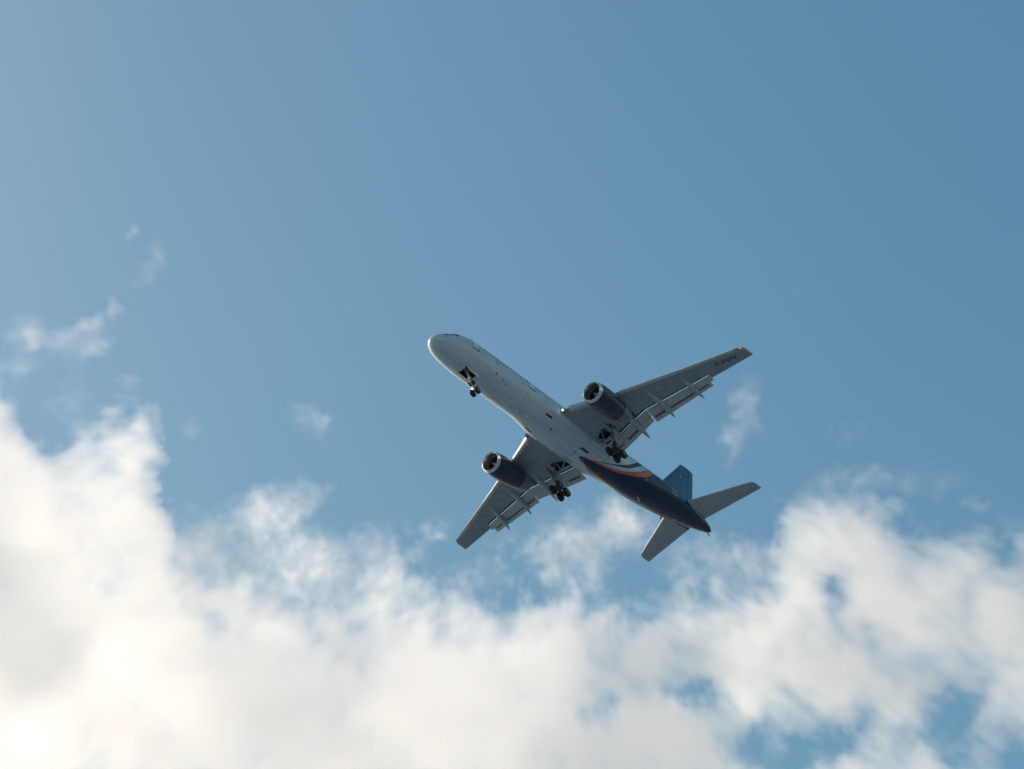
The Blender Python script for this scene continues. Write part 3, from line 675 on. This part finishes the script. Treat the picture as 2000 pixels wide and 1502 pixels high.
def nose_gear():
    ax = np.array((5.86, 0, -4.19)); top = np.array((5.20, 0, -1.5))
    d = ax - top; P = lambda k: top + d * k
    g = G(); g.tube([P(0), P(.62)], [.13, .12], 14, 0); g.tube([P(.60), P(1.0)], [.075, .075], 12, 1)
    g.tube([ax + np.array((0, -.32, 0)), ax + np.array((0, .32, 0))], .06, 10, 1)
    g.tube([P(.57), P(.66)], [.19, .17], 14, 0)
    st = g.put('nose_gear', [M['gear'], M['rim']], root, 40)
    for y in (-.29, .29): wheel_mesh(ax + np.array((0, y, 0)), .40, .30, st)
    g = G(); g.tube([P(.22) + np.array((-.05, 0, 0)), np.array((4.75, 0, -1.6))], [.06, .06], 10); g.tube([P(.30) + np.array((0, .1, 0)), np.array((5.0, .3, -1.3))], .04, 8)
    g.put('drag_brace', M['gear'], st, 40)
    g = G(); b = P(.64); g.box(b + np.array((.0, .20, .02)), (.15, .11, .15)); g.box(b + np.array((.02, -.20, .02)), (.15, .11, .15)); g.tube([b + np.array((-.16, -.34, .1)), b + np.array((-.16, .34, .1))], .075, 10); g.tube([b + np.array((.16, -.26, -.06)), b + np.array((.16, .26, -.06))], .06, 10)
    g.put('steering_unit', M['gdark'], st, 30)
    g = G(); g.tube([P(.68) + np.array((.12, 0, 0)), P(.82) + np.array((.30, 0, .02)), P(.97) + np.array((.06, 0, .02))], [.045, .05, .045], 8); g.put('torsion_link', M['gdark'], st, 40)
    for y in (-.18, .17):
        c = P(.46) + np.array((-.17, y, 0)); g = G(); g.tube([c + np.array((.10, 0, 0)), c, c + np.array((-.05, 0, -.01))], [.06, .10, .095], 12); g.put('taxi_lamp', M['rim'], st, 40)
    c = np.array((5.80, .23, -3.66)); g = G(); g.tube([c + np.array((.08, 0, 0)), c + np.array((-.04, 0, -.02)), c + np.array((-.08, 0, -.03))], [.05, .095, .04], 12); g.put('taxi_lamp', M['taxi'], st, 40)
    # port door of the wheel well, hanging; the last two letters of the registration on it
    g = G(); q = lambda x, h: (x, -.575 - .17 * h, -1.98 - h)
    g.plate([q(4.56, 0), q(5.54, 0), q(5.54, .70), q(4.60, .62)], (0, 1, -.17), .05); dr = g.put('gear_door', M['door_white'], st, 0)
    g = G(); g.plate([q(5.57, 0), q(6.12, 0), q(6.10, .60), q(5.57, .70)], (0, 1, -.17), .05); g.put('gear_door', M['door_white'], st, 0)
    def fn(a, b):
        p = np.array(q(4.72 + a * .66, .53 - b * .36)); return tuple(p + np.array((0, -.034, .0058)))
    lettering('PX', 'registration', M['black'], st, fn, bold=.02)
nose_gear()
def main_gear(s):
    top = np.array((23.98, s * 3.78, -.55)); piv = np.array((23.86, s * 3.66, -4.02))
    P = lambda k: top + (piv - top) * k
    g = G(); g.tube([P(0), P(.55)], [.20, .18], 16, 0); g.tube([P(.53), P(1.0)], [.115, .115], 14, 1)
    g.tube([P(.50), P(.57)], [.24, .22], 16, 0)
    st = g.put('main_gear', [M['gear'], M['rim']], root, 40)
    th = R_(16); bx = np.array((math.cos(th), 0, -math.sin(th)))
    g = G(); g.tube([piv - bx * .62, piv + bx * .62], [.13, .13], 12)
    for k in (-1, 1): g.tube([piv + bx * .57 * k + np.array((0, -.56, 0)), piv + bx * .57 * k + np.array((0, .56, 0))], .075, 10)
    g.tube([piv - bx * .1, piv + np.array((0, 0, .35))], [.22, .15], 12)
    g.tube([piv - bx * .5 + np.array((0, .1, .1)), P(.72) + np.array((-.1, .1, 0))], .05, 8)
    for k in (-1, 1):
        for y in (-.2, .2): g.tube([piv + bx * .57 * k + np.array((0, y - .11, 0)), piv + bx * .57 * k + np.array((0, y + .11, 0))], .27, 16)
    g.tube([piv - bx * .45 + np.array((0, 0, .02)), piv + bx * .45], .19, 12)
    g.put('bogie_beam', M['gdark'], st, 40)
    for k in (-1, 1):
        for y in (-.43, .43): wheel_mesh(piv + bx * .57 * k + np.array((0, y, 0)), .51, .37, st)
    g = G(); g.tube([P(.58) + np.array((.18, 0, 0)), P(.74) + np.array((.42, 0, 0)), P(.93) + np.array((.1, 0, .05))], [.07, .06, .06], 8); g.put('torsion_link', M['gdark'], st, 40)
    g = G(); m_ = np.array((23.75, s * 2.85, -1.75)); g.tube([P(.46), m_], .075, 10); g.tube([m_, (23.6, s * 2.1, -1.25)], .075, 10); g.tube([m_, (23.15, s * 3.0, -1.0)], .055, 8); g.put('side_brace', M['gear'], st, 40)
    g = G(); g.tube([P(.50), (24.45, s * 3.2, -.95)], .07, 10); g.tube([P(.18) + np.array((0, 0, 0)), (23.2, s * 3.2, -.85)], .05, 8); g.put('drag_brace', M['gear'], st, 40)
    g = G(); g.plate([(23.38, s * 4.22, -.92), (24.30, s * 4.05, -.94), (24.18, s * 4.02, -1.95), (24.05, s * 3.96, -2.75), (23.78, s * 3.98, -2.75), (23.55, s * 4.14, -1.8)], (.15, 1, -.1), .05)
    g.tube([(23.9, s * 4.02, -1.6), P(.3)], .04, 8); g.tube([(23.9, s * 3.96, -2.5), P(.56)], .04, 8)
    g.put('gear_door', M['fair'], st, 0)
    g = G(); g.plate([(23.02, s * 4.05, -.9), (23.32, s * 4.22, -.88), (23.30, s * 4.26, -1.32), (23.12, s * 4.15, -1.30)], (.5, 1, 0), .04); g.put('gear_door', M['gdark'], st, 0)
    for dx, dy in ((.2, .03), (-.2, -.02)):
        g = G(); g.tube([P(.1) + np.array((dx, s * dy, 0)), P(.5) + np.array((dx * .9, s * dy, 0)), P(.95) + np.array((dx * .7, s * dy * 2, .1))], .025, 6); g.put('hydraulic_line', M['gdark'], st, 40)
for s in (-1, 1): main_gear(s)

# ---------------------------------------------------------------- clouds
# A bank of cumulus some 2.5 km off: a real volume 1.7 km wide and 150 m deep. Its outline, thin places and
# holes are given in metres across the bank (u to the right, v downwards) and broken up with fractal noise.
CL_D = 2500.0
CP = 2.5; U0, U1, V0, V1 = -1900.0, 1900.0, -351.0, 1349.0   # in photo-scaled units of the bank
CL_S = CL_D / F_PX                                             # metres per unit
NU, NV = int((U1 - U0) / CP), int((V1 - V0) / CP)
CL_T = 150.0                                                   # depth in metres
def fbm(seed, beta, k0, hi=330.0):
    rng = np.random.default_rng(seed); n = 1024
    kx = np.fft.fftfreq(n) * n
    k = np.hypot(kx[None, :], kx[:, None])
    amp = 1 / np.maximum(k, k0) ** beta; amp[0, 0] = 0
    amp *= np.exp(-(k / hi) ** 2)
    f = np.fft.ifft2(np.fft.fft2(rng.standard_normal((n, n))) * amp).real
    f = f / f.std()                                     # periodic, so it can be laid on repeatedly
    iu = (np.arange(NU) + int((U0 + 1200) / CP)) % n; iv = np.arange(NV) % n
    return f[np.ix_(iv, iu)]
def sstep(a, b, x):
    t = np.clip((x - a) / (b - a), 0, 1); return t * t * (3 - 2 * t)
def cloud_map():
    u=(np.arange(NU)+.5)*CP+U0+1000; v=(np.arange(NV)+.5)*CP+V0+751
    U,V=np.meshgrid(u,v)
    n0=fbm(21,1.9,6); w1=fbm(1,1.75,7);w2=fbm(2,1.75,7);n1=fbm(3,1.6,10);n2=fbm(4,1.45,36);w3=fbm(7,1.55,36);w4=fbm(8,1.55,36)
    Uw=U+10*w1+5*w3; Vw=V+10*w2+5*w4
    # top edge of the main bank
    ex=[-400,-200,0,40,75,110,160,215,262,300,318,330,345,400,470,560,700,790,870,960,1060,1180,1330,1430,1500,1535,1548,1590,1640,1690,1740,1775,1800,1850,1920,2000,2300]
    ey=[760,760,785,795,850,885,890,855,840,905,990,1050,1085,1120,1170,1195,1195,1170,1135,1130,1145,1160,1155,1150,1118,1050,1005,955,922,935,995,1060,1085,1090,1090,1065,1020]
    f=(Vw-np.interp(Uw,ex,ey))/135.
    f=np.clip(f,-3,1.2)+.08*n0
    def blob(x,y,rx,ry,a,rot=0):
        c,s=np.cos(np.radians(rot)),np.sin(np.radians(rot))
        dx,dy=Uw-x,Vw-y
        q=((dx*c+dy*s)/rx)**2+((-dx*s+dy*c)/ry)**2
        return a*np.exp(-q)
    body=f
    # thin places and holes in the bank: x,y,rx,ry,depth,rot
    for b in [(1165,1380,54.72,47.88,1.15,0),(1365,1362,91.2,47.88,1.47,25),(1250,1318,102.6,34.2,0.71,15),(1535,1468,136.8,66.12,1.85,5),(1605,1395,68.4,38.76,0.92,30),
              (1640,1160,38.76,108.3,1.05,-6),(1722,1275,75.24,54.72,1.05,20),(1870,1430,54.72,148.2,1.34,6),(1980,1480,85.5,91.2,1.43,0),(1780,1445,74.1,96.9,0.88,0),(1935,1330,74.1,85.5,0.92,20),(1905,1200,38.76,74.1,0.67,0),(1680,1400,51.3,74.1,0.67,20),(1830,1260,51.3,74.1,0.55,20),
              (1000,1215,70,45,-0.4,0),(400,1165,60,40,-0.4,0),(410,1222,68.4,34.2,.30,-20),(205,1150,102.6,51.3,0.5,-20),(90,845,62.7,22.8,0.42,30),(640,1270,102.6,51.3,.05,20),(430,1200,70,40,-.35,0),(610,1235,90,50,-.30,0),(1770,950,57,57,0.42,0),(1480,1150,51.3,34.2,0.38,0),(1960,1010,79.8,57,0.42,0),(240,790,45.6,45.6,0.42,0)]:
        body=body-blob(*b)
    tau_b=sstep(-.58,1.38,body+.24+.23*n1+.07*n2)
    # veils
    veil=np.zeros_like(U)
    for b in [(420,1040,85,70,.8,-30),(520,1010,80,45,.7,-40),(600,985,60,26,.55,-30),(500,1110,130,65,.95,10),(640,1110,100,60,.8,20),(690,1090,55,30,.6,-35),(750,1120,22,50,.55,20),(560,1160,100,30,.5,0),
              (880,1120,40,30,.4,0),(940,1110,40,30,.35,0),(1090,1050,50,50,.5,-40),(1150,1070,80,60,.5,0),(1215,1010,40,36,.75,-30),(1225,1045,48,48,.6,0),(1170,1125,26,55,.65,5),
              (1350,1060,85,40,.62,10),(1430,1095,85,50,.62,15),(1440,1140,60,30,.22,0),(1580,1000,50,50,.25,0),(1790,945,85,34,.42,8),(1690,930,85,34,.45,-5),(1980,1060,60,40,.2,0),
              (1440,775,24,40,.8,10),(1455,830,22,45,.8,-10),(1425,865,26,28,.65,30),(1420,910,20,40,.25,20),(1555,565,35,10,.10,20),
              (40,640,34,36,.40,0),(110,655,60,24,.38,10),(180,632,28,14,.30,-20),(185,685,22,20,.42,-45),(40,715,30,22,.4,20),(235,610,20,30,.28,0),(110,700,90,60,.2,0),(295,480,24,40,.34,-25),(240,460,8,20,.35,0),(285,545,30,30,.13,0),
              (625,828,30,20,.5,-20),(580,815,40,18,.2,20),(630,870,40,25,.22,0),(350,850,30,30,.18,0),(500,970,45,30,.35,-20),(150,800,60,60,.18,0)]:
        veil=veil+blob(*b)
    # veils break up along the fine noise
    n3=fbm(5,1.75,9); n4=fbm(6,1.45,40)
    tau_v=np.clip(veil,0,1.0)**1.15*np.exp(.46*n3+.13*n4-.36)
    tau_v=np.clip(tau_v-.035,0,None)
    # the bank thins out and breaks up towards its far ends
    end=sstep(0,260,np.minimum(np.minimum(U-(U0+1000),(U1+1000)-U)-60,(V1+751)-V-30)+60*n1+40*w1)
    return tau_b*end, tau_v*end

def build_cloud():
    tb, tv = cloud_map()
    tau = TAU_B * tb ** TAU_P + TAU_V * tv
    half = (0.30 + 0.62 * sstep(0, 1, tb)) * CL_T * 0.5
    mid = fbm(11, 1.9, 5) * CL_T * 0.10
    nv = NU * NV
    me = bpy.data.meshes.new('cloud'); me.vertices.add(nv)
    uu, vv = np.meshgrid(U0 + (np.arange(NU) + .5) * CP, V0 + (np.arange(NV) + .5) * CP)
    co = np.zeros((nv, 3), np.float32)
    co[:, 0] = uu.ravel() * CL_S; co[:, 1] = -vv.ravel() * CL_S
    me.vertices.foreach_set('co', co.ravel())
    for nm, a in (('tau', tau), ('half', half), ('mid', mid)):
        at = me.attributes.new(nm, 'FLOAT', 'POINT'); at.data.foreach_set('value', a.astype(np.float32).ravel())
    me.update()
    o = bpy.data.objects.new('cloud', me); C.objects.link(o)
    mw = Matrix.Identity(4); pos = CAM_W + FWD * CL_D
    for i in range(3):
        mw[i][0] = RIGHT[i]; mw[i][1] = -DOWN[i]; mw[i][2] = -FWD[i]; mw[i][3] = pos[i]
    o.matrix_world = mw
    mt = newmat('cloud_vapour'); t = NT(mt)
    out = t.n('ShaderNodeOutputMaterial'); pv = t.n('ShaderNodeVolumePrincipled')
    pv.inputs['Color'].default_value = (1.0, 0.988, 0.981, 1); pv.inputs['Density'].default_value = 1.0
    pv.inputs['Anisotropy'].default_value = CL_G
    t.l(pv.outputs[0], out.inputs['Volume'])
    me.materials.append(mt)
    # geometry nodes: grid of column values -> voxel density
    g = bpy.data.node_groups.new('cloud_voxels', 'GeometryNodeTree')
    g.interface.new_socket('Geometry', in_out='INPUT', socket_type='NodeSocketGeometry')
    g.interface.new_socket('Geometry', in_out='OUTPUT', socket_type='NodeSocketGeometry')
    N = lambda k: g.nodes.new(k); L = g.links.new
    gi, go = N('NodeGroupInput'), N('NodeGroupOutput')
    def M(op, a, b=None, c=None):
        nd = N('ShaderNodeMath'); nd.operation = op
        for i, x in enumerate((a, b, c)):
            if x is None: continue
            if isinstance(x, (int, float)): nd.inputs[i].default_value = x
            else: L(x, nd.inputs[i])
        return nd.outputs[0]
    pos = N('GeometryNodeInputPosition'); sp = N('ShaderNodeSeparateXYZ'); L(pos.outputs[0], sp.inputs[0])
    nz = N('ShaderNodeTexNoise'); nz.inputs['Scale'].default_value = 1 / 38.0; nz.inputs['Detail'].default_value = 4
    nz.inputs['Roughness'].default_value = 0.55
    L(pos.outputs[0], nz.inputs['Vector'])
    sc3 = N('ShaderNodeSeparateXYZ'); L(nz.outputs['Color'], sc3.inputs[0])
    # the columns lean and curl with depth
    wz = M('DIVIDE', sp.outputs[2], CL_T * 0.5)
    lx = M('MULTIPLY', M('MULTIPLY', M('SUBTRACT', sc3.outputs[0], 0.5), wz), 34.0)
    ly = M('MULTIPLY', M('MULTIPLY', M('SUBTRACT', sc3.outputs[1], 0.5), wz), 34.0)
    px = M('ADD', sp.outputs[0], lx); py = M('ADD', sp.outputs[1], ly)
    iu = M('MINIMUM', M('MAXIMUM', M('FLOOR', M('DIVIDE', M('SUBTRACT', px, U0 * CL_S), CP * CL_S)), 0), NU - 1)
    iv = M('MINIMUM', M('MAXIMUM', M('FLOOR', M('DIVIDE', M('SUBTRACT', M('MULTIPLY', py, -1), V0 * CL_S), CP * CL_S)), 0), NV - 1)
    idx = M('MULTIPLY_ADD', iv, NU, iu)
    vals = {}
    for nm in ('tau', 'half', 'mid'):
        na = N('GeometryNodeInputNamedAttribute'); na.data_type = 'FLOAT'; na.inputs['Name'].default_value = nm
        si = N('GeometryNodeSampleIndex'); si.data_type = 'FLOAT'; si.domain = 'POINT'
        L(gi.outputs[0], si.inputs['Geometry']); L(na.outputs[0], si.inputs['Value']); L(idx, si.inputs['Index'])
        vals[nm] = si.outputs[0]
    q = M('DIVIDE', M('SUBTRACT', sp.outputs[2], vals['mid']), vals['half'])
    prof = M('MAXIMUM', M('SUBTRACT', 1.0, M('MULTIPLY', q, q)), 0.0)        # integrates to 4/3 half
    lump = M('MULTIPLY_ADD', sc3.outputs[2], 1.6, 0.2)
    dens = M('MULTIPLY', M('DIVIDE', M('MULTIPLY', vals['tau'], 0.75), vals['half']), M('MULTIPLY', prof, lump))
    dens = M('MAXIMUM', M('SUBTRACT', dens, 0.00025), 0.0)
    vc = N('GeometryNodeVolumeCube')
    L(dens, vc.inputs['Density'])
    vc.inputs['Background'].default_value = 0.0
    vc.inputs['Min'].default_value = (U0 * CL_S, -V1 * CL_S, -CL_T * 0.62)
    vc.inputs['Max'].default_value = (U1 * CL_S, -V0 * CL_S, CL_T * 0.62)
    vc.inputs['Resolution X'].default_value = NU; vc.inputs['Resolution Y'].default_value = NV; vc.inputs['Resolution Z'].default_value = 28
    sm_ = N('GeometryNodeSetMaterial'); sm_.inputs['Material'].default_value = mt
    L(vc.outputs[0], sm_.inputs[0]); L(sm_.outputs[0], go.inputs[0])
    md = o.modifiers.new('voxels', 'NODES'); md.node_group = g
    tag(o, 'billowing white cumulus bank with torn wispy edges filling the lower sky', 'cloud', kind='stuff')
TAU_B, TAU_P, TAU_V, CL_G = 2.3, 1.7, 0.85, 0.7
build_cloud()
